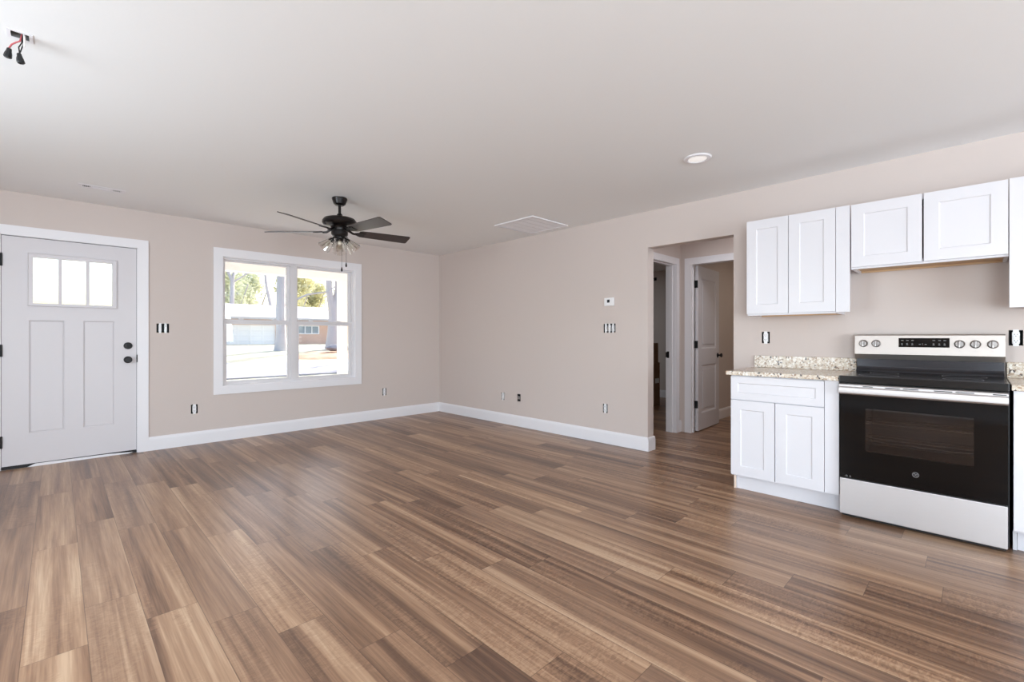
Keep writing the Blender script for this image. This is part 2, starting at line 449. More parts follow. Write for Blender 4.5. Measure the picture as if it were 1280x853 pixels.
struct('ceiling', MB().slab(lambda u, v, d: (u, v, H + d), -6.34, 4.14, -10.14, 0.14, 0.12, holes=[(-4.419, -4.355, -3.138, -3.07)]), 'ceiling')
# walls (front = the wall with the door and window, right = the kitchen wall)
DOOR = (-4.640, -3.690, 0.0, 2.066); WIN = (-2.965, -1.385, 0.600, 2.080)
struct('wall_front', MB().slab(lambda u, v, d: (u, d, v), -6.34, 4.14, -0.02, H, 0.14, holes=[DOOR, WIN] + front_boxes), 'wall')
HALL = (-4.425, -3.590, 0.0, 2.072)
struct('wall_right', MB().slab(lambda u, v, d: (d, u, v), -10.14, 0.0, 0.0, H, 0.115, holes=[HALL] + right_boxes), 'wall')
struct('wall_left', MB().slab(lambda u, v, d: (-6.2 - d, u, v), -10.14, 0.0, 0.0, H, 0.14, holes=[(-8.65, -6.35, 0.55, 2.15), (-4.22, -2.38, 0.55, 2.15)]), 'wall')  # openings made up for the side fill lamps
struct('wall_back', MB().slab(lambda u, v, d: (u, -10.0 - d, v), -6.2, 0.0, 0.0, H, 0.14, holes=[(-5.0, -2.2, 0.0, 2.1), (-1.6, -0.4, 0.95, 2.15)]), 'wall')  # openings made up for the back fill lamps
# hall behind the opening: bedroom wall on its left, door wall at its end
struct('wall_hall_left', MB().slab(lambda u, v, d: (u, -3.37 + d, v), 0.115, 4.02, 0.0, H, 0.12, holes=[(0.245, 1.075, 0.0, 2.06)]), 'wall')
struct('wall_hall_end', MB().slab(lambda u, v, d: (1.19 + d, u, v), -6.0, -3.37, 0.0, H, 0.105, holes=[(-4.30, -3.485, 0.0, 2.06)]), 'wall')
struct('wall_hall_right', MB().box(0.115, 1.19, -5.12, -5.0, 0, H), 'wall')
struct('wall_bedroom_right', MB().box(4.02, 4.14, -3.37, 0.0, 0, H), 'wall')
struct('wall_closet_right', MB().box(4.02, 4.14, -6.12, -3.37, 0, H), 'wall')
struct('wall_closet_back', MB().box(1.295, 4.02, -6.12, -6.0, 0, H), 'wall')

# baseboards: flat board with a small ogee top
BB = [(0, 0), (0.015, 0), (0.015, 0.105), (0.012, 0.115), (0.0115, 0.125), (0.006, 0.137), (0, 0.140)]
def bb(mb, a, b, n):
    a, b, n = Vector((*a, 0)), Vector((*b, 0)), Vector((*n, 0))
    return mb.prism(BB, lambda p, q: a + n * p + Vector((0, 0, q)), lambda p, q: b + n * p + Vector((0, 0, q)))
struct('baseboard_front', bb(MB(), (-3.613, 0), (0, 0), (0, -1)), 'trim')
m = bb(MB(), (0, -0.0155), (0, -3.5900), (-1, 0)); bb(m, (-0.0152, -3.5902), (0.1295, -3.5902), (0, -1))
struct('baseboard_right', m, 'trim')
struct('baseboard_left', bb(MB(), (-6.2, -7.0), (-6.2, -0.1), (1, 0)), 'trim')
struct('baseboard_hall', bb(MB(), (1.138, -3.37), (1.19, -3.37), (0, -1)), 'trim')
struct('baseboard_closet', bb(MB(), (1.31, -3.37), (4.02, -3.37), (0, -1)), 'trim')
struct('baseboard_bedroom', bb(MB(), (4.02, -3.25), (4.02, -0.02), (-1, 0)), 'trim')

# casings
def casing(mb, P, u0, u1, v0, v1, w, th=0.016, sill=False):
    """flat mitred casing round the opening u0..u1, v0..v1 (P(u, v, d): d in front of the wall)"""
    def board(q):
        t = bmesh.new()
        f = [t.verts.new(P(*p, th)) for p in q]; b = [t.verts.new(P(*p, 0)) for p in q]
        t.faces.new(f); t.faces.new(b[::-1])
        for i in range(4): t.faces.new([f[i], f[(i + 1) % 4], b[(i + 1) % 4], b[i]])
        bmesh.ops.recalc_face_normals(t, faces=t.faces)
        mb._take(t)
    vb = v0 - w if sill else v0
    board([(u0 - w, vb), (u0, v0), (u0, v1), (u0 - w, v1 + w)])
    board([(u1, v0), (u1 + w, vb), (u1 + w, v1 + w), (u1, v1)])
    board([(u0 - w, v1 + w), (u0, v1), (u1, v1), (u1 + w, v1 + w)])
    if sill: board([(u0 - w, v0 - w), (u1 + w, v0 - w), (u1, v0), (u0, v0)])
    return mb
PF = lambda u, v, d: (u, -d, v)
m = casing(MB(), PF, -4.632, -3.698, 0.0, 2.056, 0.086)
m.box(-4.640, -4.622, 0, 0.138, 0, 2.066); m.box(-3.703, -3.690, 0, 0.138, 0, 2.066); m.box(-4.622, -3.703, 0, 0.138, 2.054, 2.066)
struct('trim_1', m, 'trim', 'white flat casing around the front door', 'trim')
m = casing(MB(), PF, -2.955, -1.395, 0.610, 2.070, 0.089, sill=True)
m.box(-2.965, -2.950, 0, 0.075, 0.600, 2.080); m.box(-1.400, -1.385, 0, 0.075, 0.600, 2.080)
m.box(-2.950, -1.400, 0, 0.075, 0.600, 0.615); m.box(-2.950, -1.400, 0, 0.075, 2.065, 2.080)
struct('trim_2', m, 'trim', 'white picture frame casing around the double window', 'trim')
m = casing(MB(), lambda u, v, d: (u, -3.37 - d, v), 0.262, 1.060, 0.0, 2.042, 0.077, 0.015)
m.box(0.245, 0.265, -3.37, -3.25, 0, 2.06); m.box(1.055, 1.075, -3.37, -3.25, 0, 2.06); m.box(0.265, 1.055, -3.37, -3.25, 2.04, 2.06)
m.box(1.043, 1.055, -3.335, -3.298, 0, 2.04); m.box(0.265, 0.277, -3.335, -3.298, 0, 2.04); m.box(0.277, 1.043, -3.335, -3.298, 2.028, 2.04)
t3 = struct('trim_3', m, 'trim', 'white casing of the bedroom doorway on the left of the hall', 'trim')
obj('strike_plate', MB().box(1.0535, 1.0552, -3.292, -3.262, 0.905, 0.985).box(1.040, 1.0545, -3.262, -3.254, 0.915, 0.975), 'blackmetal', t3, 'matte black strike plate')
m = casing(MB(), lambda u, v, d: (1.19 - d, u, v), -4.285, -3.511, 0.0, 2.037, 0.080, 0.015)
m.box(1.19, 1.288, -3.505, -3.485, 0, 2.06); m.box(1.19, 1.295, -4.30, -4.28, 0, 2.06); m.box(1.19, 1.295, -4.28, -3.505, 2.04, 2.06)
m.box(1.225, 1.255, -3.515, -3.505, 0, 2.04)
struct('trim_4', m, 'trim', 'white casing of the doorway at the end of the hall', 'trim')

# ------------------------------------------------------------------ front door
d1 = struct_root('door_1', 'white front door with three small panes over two tall panels', 'door', (-4.1625, 0.03, 0.0))
PD = lambda u, v, d: (u, 0.004 + d, v)
m = MB()
m.slab(PD, -4.619, -3.706, 0.030, 1.385, 0.044, recess=[(-4.455, -4.224, 0.303, 1.314), (-4.099, -3.873, 0.303, 1.317)], rdepth=0.008, rbev=0.012, both=True)
m.slab(PD, -4.619, -3.706, 1.385, 2.049, 0.044, holes=[(-4.446, -3.876, 1.454, 1.898)])
for a, b, c, e in ((-4.443, -4.236, 0.315, 1.302), (-4.087, -3.885, 0.315, 1.305)):
    m.box(a, b, 0.007, 0.012, c, e, 0.003)
obj('door_slab', m, 'door', d1)
m = MB().slab(lambda u, v, d: (u, -0.010 + d, v), -4.463, -3.859, 1.441, 1.915, 0.072,
              holes=[(-4.430, -4.266, 1.466, 1.881), (-4.243, -4.079, 1.466, 1.881), (-4.055, -3.890, 1.466, 1.881)])
lf = obj('lite_frame', m, 'door', d1)
m = MB()
for a, b, c, e in ((-4.463, -3.859, 1.441, 1.447), (-4.463, -3.859, 1.909, 1.915), (-4.463, -4.457, 1.447, 1.909), (-3.865, -3.859, 1.447, 1.909)):
    m.box(a, b, -0.016, -0.009, c, e, 0.002)
obj('raised_bead', m, 'door', lf)
for a, b in ((-4.430, -4.266), (-4.243, -4.079), (-4.055, -3.890)):
    obj('glass_pane', MB().box(a - 0.004, b + 0.004, 0.022, 0.028, 1.462, 1.885), 'glass', lf)
for z0, z1 in ((1.783, 1.894), (0.992, 1.096), (0.194, 0.298)):
    m = MB().cyl((-4.620, -0.008, z0), (-4.620, -0.008, z1), 0.0065, seg=12)
    m.box(-4.635, -4.613, -0.004, 0.003, z0, z1, 0.001)
    obj('hinge', m, 'blackmetal', d1)
Ydir = Matrix.Rotation(R(90), 4, 'X')           # lathe axis +Z -> -Y
def atY(x, y, z): return Matrix.Translation((x, y, z)) @ Ydir
obj('deadbolt', MB().lathe([(0, 0), (0.034, 0), (0.034, 0.010), (0.029, 0.016), (0.010, 0.018), (0, 0.018)], atY(-3.772, 0.004, 1.075)).box(-3.777, -3.767, -0.032, -0.010, 1.058, 1.092, 0.003), 'blackmetal', d1)
obj('door_knob', MB().lathe([(0, 0), (0.034, 0), (0.034, 0.007), (0.022, 0.012), (0.012, 0.016), (0.012, 0.030), (0.021, 0.034), (0.029, 0.043), (0.030, 0.052), (0.024, 0.062), (0, 0.065)], atY(-3.772, 0.004, 0.936)), 'blackmetal', d1)
obj('strike_plate', MB().box(-3.7065, -3.7005, -0.0185, 0.008, 0.91, 0.985, 0.001), 'blackmetal', d1)
m = MB().box(-4.622, -3.703, 0.010, 0.125, 0.0, 0.026, 0.003)
obj('threshold', m, 'gasket', d1)
m = MB().prism([(-4.465, 0), (-3.765, 0), (-3.735, 0.009), (-3.80, 0.013), (-3.93, 0.021), (-4.415, 0.024)], lambda a, b: (a, 0.0085, b + 0.001), lambda a, b: (a, 0.002, b + 0.001))
obj('sill_strip', m, 'trim', d1, 'white strip under the door')
obj('door_sweep', MB().box(-4.616, -3.708, 0.006, 0.040, 0.024, 0.0305), 'gasket', d1)
obj('weather_seal', MB().box(-3.7060, -3.7032, 0.006, 0.04, 0.03, 2.05).box(-4.622, -3.703, 0.006, 0.04, 2.0495, 2.0535).box(-4.622, -4.6192, 0.006, 0.04, 0.03, 2.05), 'gasket', d1)

# ------------------------------------------------------------------ double-hung window pair
w1 = struct_root('window_1', 'white double window with two pairs of sashes looking on the yard', 'window', (-2.175, 0.09, 0.615))
m = MB().slab(lambda u, v, d: (u, 0.045 + d, v), -2.950, -1.400, 0.615, 2.065, 0.090, holes=[(-2.932, -2.211, 0.640, 2.044), (-2.139, -1.418, 0.640, 2.044)])
obj('window_frame', m, 'vinyl', w1)
for (a, b) in ((-2.932, -2.211), (-2.139, -1.418)):
    up = MB().slab(lambda u, v, d: (u, 0.088 + d, v), a, b, 1.325, 2.044, 0.028, holes=[(a + 0.022, b - 0.034, 1.366, 2.026)])
    s = obj('upper_sash', up, 'vinyl', w1)
    obj('glass_pane', MB().box(a + 0.018, b - 0.030, 0.099, 0.104, 1.362, 2.030), 'glass', s)
    lo = MB().slab(lambda u, v, d: (u, 0.056 + d, v), a, b, 0.640, 1.362, 0.028, holes=[(a + 0.030, b - 0.034, 0.662, 1.312)])
    lo.box(a, b, 0.050, 0.056, 1.335, 1.362, 0.002)
    s = obj('lower_sash', lo, 'vinyl', w1)
    obj('glass_pane', MB().box(a + 0.026, b - 0.030, 0.067, 0.072, 0.658, 1.316), 'glass', s)
    for x in (a + 0.18, b - 0.18):
        obj('sash_lock', MB().box(x - 0.025, x + 0.025, 0.058, 0.086, 1.362, 1.376, 0.004), 'vinyl', s)

# ------------------------------------------------------------------ outlets and switches
def receptacle_bm():
    m = MB()
    for s in (-1, 1):
        m.lathe([(0, -0.004), (0.0175, -0.004), (0.0175, 0.005), (0.016, 0.0065), (0, 0.0065)], Matrix.Translation((0, 0, s * 0.0195)) @ Ydir, 20)
    m.box(-0.0165, 0.0165, -0.004, 0.022, -0.036, 0.036, 0.002)
    return m
def ears():
    return MB().box(-0.013, 0.013, -0.003, 0.0, -0.052, -0.034, 0.001).box(-0.013, 0.013, -0.003, 0.0, 0.034, 0.052, 0.001).box(-0.007, 0.007, -0.002, 0.022, -0.04, 0.04)
def box_bm(hw, hh=0.046):
    return MB().slab(lambda u, v, d: (u, 0.004 + d, v), -hw, hw, -hh, hh, 0.05, recess=[(-hw + 0.001, hw - 0.001, -hh + 0.001, hh - 0.001)], rdepth=0.045, rbev=0.001)
def make_outlet(label, group):
    r = thing('wall_outlet', label, 'outlet', (0, 0, 0), group)
    obj('outlet_box', box_bm(0.0295, 0.048), 'box_in', r)
    y = obj('yoke', ears(), 'device', r)
    rc = obj('receptacle', receptacle_bm(), 'device', r)
    for s in (-1, 1):
        z = s * 0.0195
        obj('slot', MB().box(-0.0075, -0.005, -0.0072, -0.006, z - 0.002, z + 0.0065), 'box_in', rc)
        obj('slot', MB().box(0.005, 0.0072, -0.0072, -0.006, z - 0.001, z + 0.0055), 'box_in', rc)
        obj('ground_hole', MB().lathe([(0, 0), (0.0024, 0), (0.0024, 0.0008), (0, 0.0008)], Matrix.Translation((0, -0.0064, z - 0.0075)) @ Ydir, 10), 'box_in', rc)
    return r
G_OUT = 'white uncovered duplex outlets'
outlet = make_outlet('white uncovered outlet low on the window wall between front door and window', G_OUT)
outlet.location = (-3.219, 0, 0.384)
def put(src, loc, side, label):
    o = copy_tree(src); o.location = loc; o['label'] = label
    if side == 'R': o.rotation_euler = (0, 0, R(-90))
    return o
put(outlet, (-0.953, 0, 0.381), 'F', 'white uncovered outlet low on the window wall, right of the window near the corner')
put(outlet, (0, -1.448, 0.364), 'R', 'white uncovered outlet low on the right wall nearest the corner, left of the empty box')
put(outlet, (0, -3.078, 0.380), 'R', 'white uncovered outlet low on the right wall below thermostat and switches')
put(outlet, (0, -4.686, 1.158), 'R', 'white uncovered outlet above the short granite backsplash, below the left wall cabinet')
put(outlet, (0, -6.118, 1.157), 'R', 'white uncovered outlet on the wall right of the range control panel')
jb = thing('low_voltage_box', 'dark empty wall box with grey bracket, right of the outlet nearest the corner', 'outlet box', (0, 0, 0))
obj('outlet_box', box_bm(0.026), 'box_in', jb)
obj('cable_bracket', MB().box(-0.020, 0.020, -0.002, 0.012, -0.020, 0.020, 0.003).lathe([(0, 0), (0.006, 0), (0.006, 0.012), (0, 0.012)], Ydir, 12), 'yoke', jb)
jb.location = (0, -1.75, 0.371); jb.rotation_euler = (0, 0, R(-90))
def make_switch(n, hw, label, loc, rot, tones):
    r = thing('switch_box', label, 'light switch', (0, 0, 0))
    obj('switch_housing', box_bm(hw), 'box_in', r)
    for k in range(n):
        x = (k - (n - 1) / 2) * 0.046
        m = MB().box(x - 0.0115, x + 0.0115, -0.004, 0.03, -0.033, 0.033, 0.002).box(x - 0.0105, x + 0.0105, -0.002, 0.0, -0.051, 0.051, 0.001)
        s = obj('switch', m, tones[k], r)
        obj('toggle', MB().box(x - 0.005, x + 0.005, -0.016, -0.003, -0.003, 0.013, 0.002), 'device', s)
    r.location = loc; r.rotation_euler = (0, 0, R(rot)); return r
make_switch(2, 0.050, 'uncovered double light switch with dark gaps beside the front door', (-3.493, 0, 1.254), 0, ['device', 'yoke'])
make_switch(3, 0.073, 'uncovered triple light switch with dark gaps below the thermostat', (0, -3.133, 1.258), -90, ['device'] * 3)
th = thing('thermostat', 'small white thermostat with dark square screen on the right wall', 'thermostat', (0, -3.139, 1.543))
obj('body', MB().box(-0.024, 0.0, -3.199, -3.079, 1.499, 1.587, 0.006), 'device', th)
obj('screen', MB().box(-0.0252, -0.022, -3.150, -3.118, 1.535, 1.567, 0.001), 'box_in', th, 'dark square screen')

# ------------------------------------------------------------------ hall door and what shows behind
ld = struct_root('door_2', 'grey white two panel door standing open at the end of the hall', 'door', (1.300, -3.510, 0.0))
L0 = Vector((1.300, -3.510, 0))
PL = lambda u, v, d: L0 + Vector((u, -0.034 + d, v))
obj('door_slab', MB().slab(PL, 0.0, 0.745, 0.012, 2.035, 0.034, recess=[(0.115, 0.63, 0.215, 0.815), (0.115, 0.63, 1.015, 1.89)], rdepth=0.011, rbev=0.018, both=True), 'door', ld)
for z0, z1 in ((0.24, 0.79), (1.04, 1.865)):
    m = MB().box(L0.x + 0.165, L0.x + 0.58, L0.y - 0.030, L0.y - 0.022, z0 + 0.03, z1 - 0.03, 0.006)
    obj('raised_panel', m, 'door', ld)
for z in (1.81, 1.07, 0.335):
    m = MB().cyl((1.294, -3.507, z - 0.045), (1.294, -3.507, z + 0.045), 0.007, seg=12)
    m.box(1.2905, 1.3005, -3.541, -3.507, z - 0.045, z + 0.045, 0.001).box(1.262, 1.294, -3.5075, -3.504, z - 0.045, z + 0.045, 0.001)
    obj('hinge', m, 'blackmetal', ld)
kp = [(0, 0), (0.031, 0), (0.031, 0.006), (0.013, 0.012), (0.011, 0.030), (0.020, 0.036), (0.027, 0.046), (0.024, 0.058), (0, 0.062)]
obj('door_knob', MB().lathe(kp, Matrix.Translation((1.300 + 0.685, -3.544, 0.92)) @ Ydir), 'blackmetal', ld)
m = MB().lathe(kp, Matrix.Translation((1.300 + 0.685, -3.510, 0.92)) @ Matrix.Rotation(R(-90), 4, 'X'))
obj('door_knob', m, 'blackmetal', ld)
ld.rotation_euler = (0, 0, R(3.0))
box_labels = ['brown cardboard box at the bottom of the stack in the dark bedroom',
              'brown cardboard box with a white label, second up in the bedroom stack',
              'brown cardboard box second from the top of the bedroom stack',
              'brown cardboard box topmost on the stack in the dark bedroom']
for k, (z0, z1, x1) in enumerate(((0.0, 0.365, 3.01), (0.366, 0.73, 3.01), (0.731, 0.905, 2.955), (0.906, 1.06, 2.955))):
    r = thing('cardboard_box', box_labels[k], 'box', (x1 - 0.3, -1.90, z0), 'boxes stacked in the bedroom')
    obj('carton', MB().box(x1 - 0.6, x1, -2.148, -1.66, z0, z1, 0.004), 'card', r)
    obj('tape', MB().box(x1 - 0.33, x1 - 0.27, -2.1495, -1.70, z1 - 0.04, z1 + 0.0004), 'rawwood', r)
    if k == 1: obj('paper_label', MB().box(x1 - 0.16, x1 - 0.03, -2.151, -2.147, z0 + 0.02, z0 + 0.10), 'label', r, 'white paper label')
br = thing('wall_bracket', 'small black bracket high on the bedroom wall', 'bracket', (4.02, -1.526, 2.26))
obj('wall_plate', MB().box(4.008, 4.02, -1.555, -1.497, 2.262, 2.318, 0.003), 'blackmetal', br)
obj('arm', MB().box(3.95, 4.010, -1.536, -1.516, 2.285, 2.305, 0.003), 'blackmetal', br)

# ------------------------------------------------------------------ kitchen cabinets
def PX(xf): return lambda u, v, d: (xf + d, u, v)
def shaker(y0, y1, z0, z1, xf=-0.63, rail=0.070, th=0.019, name='door', parent=None):
    m = MB().slab(PX(xf), y0, y1, z0, z1, th, recess=[(y0 + rail, y1 - rail, z0 + rail, z1 - rail)], rdepth=0.006, rbev=0.006)
    return obj(name, m, 'cab', parent)
def base_cabinet(y1, y0, label, kick_from=None):
    """y1 = left end (towards the corner), y0 = right end"""
    r = thing('base_cabinet', label, 'cabinet', (-0.3, (y0 + y1) / 2, 0))
    m = MB().box(-0.609, -0.002, y0, y1, 0.115, 0.874)
    m.box(-0.555, -0.02, y1 - 0.016, y1, 0.0, 0.1149).box(-0.555, -0.02, y0, y0 + 0.016, 0.0, 0.1149)
    obj('carcass', m, 'cab', r)
    obj('toe_kick', MB().box(-0.545, -0.533, y0 + 0.002, y1 - 0.018, 0.001, 0.1148), 'cab', r)
    if y1 > -5: obj('side_edge', MB().box(-0.5565, -0.5552, y1 - 0.016, y1, 0.002, 0.114), 'panel_edge', r, 'bare pale wood edge of the side panel')
    return r
bc = base_cabinet(-4.628, -5.312, 'white shaker base cabinet with a drawer over two doors, left of the range')
shaker(-5.229, -4.631, 0.695, 0.866, rail=0.048, name='drawer', parent=bc)
shaker(-4.929, -4.631, 0.126, 0.688, rail=0.068, parent=bc)
shaker(-5.229, -4.935, 0.126, 0.688, rail=0.068, parent=bc)
obj('filler_strip', MB().box(-0.629, -0.609, -5.312, -5.232, 0.126, 0.8745, 0.001), 'cab', bc)
bc2 = base_cabinet(-6.086, -7.30, 'white base cabinet at the right edge, right of the range')
obj('filler_strip', MB().box(-0.629, -0.609, -6.166, -6.086, 0.126, 0.8745, 0.001), 'cab', bc2)
shaker(-7.29, -6.17, 0.695, 0.866, rail=0.048, name='drawer', parent=bc2)
shaker(-6.728, -6.17, 0.126, 0.688, parent=bc2); shaker(-7.29, -6.733, 0.126, 0.688, parent=bc2)

def counter(y1, y0, ys, label):
    r = thing('countertop', label, 'countertop', (-0.32, (y0 + y1) / 2, 0.875))
    obj('slab', MB().box(-0.651, -0.002, y0, y1, 0.8755, 0.906, 0.004, 2), 'granite', r)
    obj('backsplash', MB().box(-0.024, -0.001, y0, ys, 0.9065, 1.004, 0.002, 1), 'granite', r)
counter(-4.600, -5.3135, -4.604, 'short speckled beige granite countertop with backsplash left of the range')
counter(-6.078, -7.32, -6.078, 'speckled beige granite countertop cut by the right edge, right of the range')

def wall_cabinet(y1, y0, z0, z1, label, depth=0.305):
    r = thing('wall_cabinet', label, 'cabinet', (-depth / 2, (y0 + y1) / 2, z0))
    m = MB().box(-depth + 0.019, -0.001, y1 - 0.016, y1, z0, z1).box(-depth + 0.019, -0.001, y0, y0 + 0.016, z0, z1)
    m.box(-depth + 0.019, -0.001, y0 + 0.016, y1 - 0.016, z1 - 0.016, z1)
    m.slab(PX(-depth), y0, y1, z0, z1, 0.019, holes=[(y0 + 0.038, y1 - 0.038, z0 + 0.032, z1 - 0.035)])
    obj('carcass', m, 'cab', r)
    m = MB().box(-depth + 0.019, -0.002, y0 + 0.016, y1 - 0.016, z0 + 0.014, z0 + 0.026)
    m.box(-0.020, -0.002, y0 + 0.0165, y1 - 0.0165, z0 + 0.001, z0 + 0.0135)
    obj('bottom_panel', m, 'rawwood', r, 'bare wood underside')
    return r
wc = wall_cabinet(-4.643, -5.238, 1.333, 2.088, 'tall white two door wall cabinet left of the range, over the outlet')
shaker(-4.937, -4.643, 1.347, 2.087, -0.325, 0.070, parent=wc); shaker(-5.236, -4.941, 1.347, 2.087, -0.325, 0.070, parent=wc)
obj('filler_strip', MB().box(-0.325, -0.3052, -5.320, -5.239, 1.340, 2.087, 0.001), 'cab', wc)
mc = wall_cabinet(-5.325, -6.077, 1.636, 2.086, 'short wide white two door wall cabinet above the range')
shaker(-5.6985, -5.328, 1.649, 2.084, -0.325, 0.070, parent=mc); shaker(-6.0755, -5.7075, 1.649, 2.084, -0.325, 0.070, parent=mc)
rc = wall_cabinet(-6.161, -6.90, 1.333, 2.088, 'tall white wall cabinet cut by the right edge of the photo')
obj('filler_strip', MB().box(-0.325, -0.3052, -6.160, -6.080, 1.335, 2.087, 0.001), 'cab', rc)
shaker(-6.53, -6.163, 1.347, 2.087, -0.325, 0.070, parent=rc); shaker(-6.90, -6.534, 1.347, 2.087, -0.325, 0.070, parent=rc)

# ------------------------------------------------------------------ the range
ra = thing('electric_range', 'stainless and black glass electric range between the base cabinets', 'range', (-0.34, -5.694, 0.0))
Y1, Y0 = -5.318, -6.071
m = MB().slab(PX(-0.622), Y0 + 0.004, Y1 - 0.004, 0.03, 0.867, 0.585, recess=[(Y0 + 0.10, Y1 - 0.10, 0.40, 0.745)], rdepth=0.42, rbev=0.01)
obj('oven_body', m, 'cavity', ra)
for z in (0.50, 0.615):
    m = MB()
    for k in range(3): m.cyl((-0.60 + k * 0.12, Y0 + 0.112, z), (-0.60 + k * 0.12, Y1 - 0.112, z), 0.0032, seg=8)
    for k in range(14): m.cyl((-0.60, Y0 + 0.14 + k * 0.0365, z), (-0.28, Y0 + 0.14 + k * 0.0365, z), 0.0018, seg=6)
    obj('oven_rack', m, 'chrome', ra)
for y in (Y0, Y1 - 0.004): obj('side_panel', MB().box(-0.640, -0.04, y, y + 0.004, 0.03, 0.867), 'black_plastic', ra)
# oven door: black glass with a smoked window
m = MB().slab(PX(-0.655), Y0 + 0.006, Y1 - 0.002, 0.259, 0.797, 0.030, holes=[(-5.936, -5.452, 0.440, 0.712)])
od = obj('oven_door', m, 'black_gloss', ra)
obj('door_window', MB().box(-0.6545, -0.6505, -5.939, -5.449, 0.437, 0.715), 'oven_glass', od)
# emblem: ring with a small monogram
m = MB(); em = Matrix.Translation((-0.6555, -5.692, 0.345)) @ Matrix.Rotation(R(-90), 4, 'Y')
m.lathe([(0.0128, 0), (0.0155, 0), (0.0155, 0.0012), (0.0128, 0.0012)], em, 32, True)
for s in (-1, 1):
    pts = [(-0.6560, -5.692 + s * (0.0045 + 0.0035 * math.cos(a)), 0.345 + s * 0.001 + 0.0055 * math.sin(a)) for a in [R(k) for k in range(0, 300, 25)]]
    m.tube(pts, 0.0011, 6)
for k in range(4):
    a = R(45 + 90 * k); m.tube([(-0.656, -5.692 + 0.011 * math.cos(a + j * 0.3), 0.345 + 0.011 * math.sin(a + j * 0.3)) for j in (-1, 0, 1)], 0.0009, 6)
obj('emblem', m, 'greymark', od, 'round grey monogram emblem')
m = MB()
for dy, h in ((0.0, 0.013), (0.005, 0.009), (0.018, 0.010), (0.023, 0.006)): m.box(-0.6558, -0.6548, -5.355 - dy - 0.002, -5.355 - dy, 0.264, 0.264 + h)
obj('door_marking', m, 'mark', od)
# stainless handle band with vent slots
hp = [(-0.640, 0.866), (-0.668, 0.862), (-0.674, 0.857), (-0.676, 0.846), (-0.683, 0.838), (-0.686, 0.822), (-0.684, 0.806), (-0.676, 0.797), (-0.655, 0.796), (-0.640, 0.798)]
hd = obj('handle_band', MB().prism(hp, lambda a, b: (a, Y1 - 0.002, b), lambda a, b: (a, Y0 + 0.004, b)), 'steel', ra)
m = MB()
for px0, px1 in ((0.125, 0.175), (0.235, 0.305), (0.318, 0.388), (0.455, 0.532), (0.545, 0.620), (0.690, 0.742)):
    obj('vent_slot', MB().box(-0.6768, -0.672, Y1 - px1, Y1 - px0, 0.8485, 0.8535, 0.001), 'black_plastic', hd)
obj('storage_drawer', MB().box(-0.660, -0.625, Y0 + 0.006, Y1 - 0.002, 0.024, 0.253, 0.004), 'steel', ra)
obj('base_rail', MB().box(-0.640, -0.06, Y0 + 0.012, Y1 - 0.012, 0.010, 0.030), 'black_plastic', ra)
for y in (Y1 - 0.06, Y0 + 0.06):
    for x in (-0.60, -0.10): obj('foot', MB().cyl((x, y, 0.0), (x, y, 0.012), 0.018, seg=14), 'black_plastic', ra)
# cooktop
ct = obj('cooktop', MB().box(-0.664, -0.066, Y0 - 0.001, Y1 + 0.001, 0.869, 0.914, 0.005, 3), 'cooktop', ra)
m = MB()
for cx, cy, r in ((-0.50, -5.50, 0.10), (-0.50, -5.89, 0.085), (-0.24, -5.50, 0.075), (-0.24, -5.89, 0.10)):
    obj('burner_ring', MB().lathe([(r, 0), (r + 0.0025, 0), (r + 0.0025, 0.0004), (r, 0.0004)], Matrix.Translation((cx, cy, 0.9138)), 48, True), 'greymark', ct)
# backguard
m = MB().prism([(-0.030, 0.9145), (-0.098, 0.9145), (-0.092, 0.926), (-0.078, 0.938), (-0.070, 0.955), (-0.070, 1.003), (-0.030, 1.003)], lambda a, b: (a, Y1 - 0.004, b), lambda a, b: (a, Y0 + 0.004, b))
obj('lower_backguard', m, 'dark_enamel', ra)
m = MB().prism([(-0.006, 1.0035), (-0.076, 1.0035), (-0.100, 1.040), (-0.094, 1.172), (-0.088, 1.180), (-0.006, 1.180)], lambda a, b: (a, Y1 + 0.004, b), lambda a, b: (a, Y0 - 0.0, b))
cp = obj('control_panel', m, 'panel_steel', ra)
m = MB()
for k, y in enumerate((-5.580, -5.607, -5.634, -5.742, -5.770, -5.796)):
    m.box(-0.1012, -0.1000, y - 0.008, y + 0.005, 1.137, 1.1405).box(-0.1012, -0.1000, y - 0.005, y + 0.005, 1.107, 1.110)
    m.lathe([(0.0025, 0), (0.004, 0), (0.004, 0.001), (0.0025, 0.001)], Matrix.Translation((-0.1001, y, 1.116)) @ Matrix.Rotation(R(-90), 4, 'Y'), 12, True)
for y in (-5.672, -5.702): m.box(-0.1012, -0.1000, y - 0.006, y + 0.004, 1.111, 1.114)
m.box(-0.1012, -0.1000, -5.6875, -5.6860, 1.108, 1.120)
obj('display', MB().box(-0.1005, -0.094, -5.820, -5.562, 1.092, 1.155, 0.001).merge(m, 1), 'black_gloss+mark', cp, 'black touch display with pale key marks')
for y in (-5.365, -5.438, -5.867, -5.940, -6.017):
    kx = Matrix.Translation((-0.0965, y, 1.116)) @ Matrix.Rotation(R(-90), 4, 'Y')
    kn = obj('knob', MB().lathe([(0, 0), (0.026, 0), (0.026, 0.006), (0.0225, 0.010), (0.021, 0.024), (0.019, 0.027), (0, 0.027)], kx, 32).box(-0.138, -0.120, y - 0.006, y + 0.006, 1.095, 1.137, 0.004), 'knob', cp)
    obj('pointer', MB().box(-0.1386, -0.1375, y - 0.002, y + 0.002, 1.096, 1.110), 'device', kn)
    obj('indicator', MB().lathe([(0, 0), (0.0018, 0), (0.0018, 0.001), (0, 0.001)], Matrix.Translation((-0.0975, y, 1.072)) @ Matrix.Rotation(R(-90), 4, 'Y'), 10), 'black_plastic', cp)

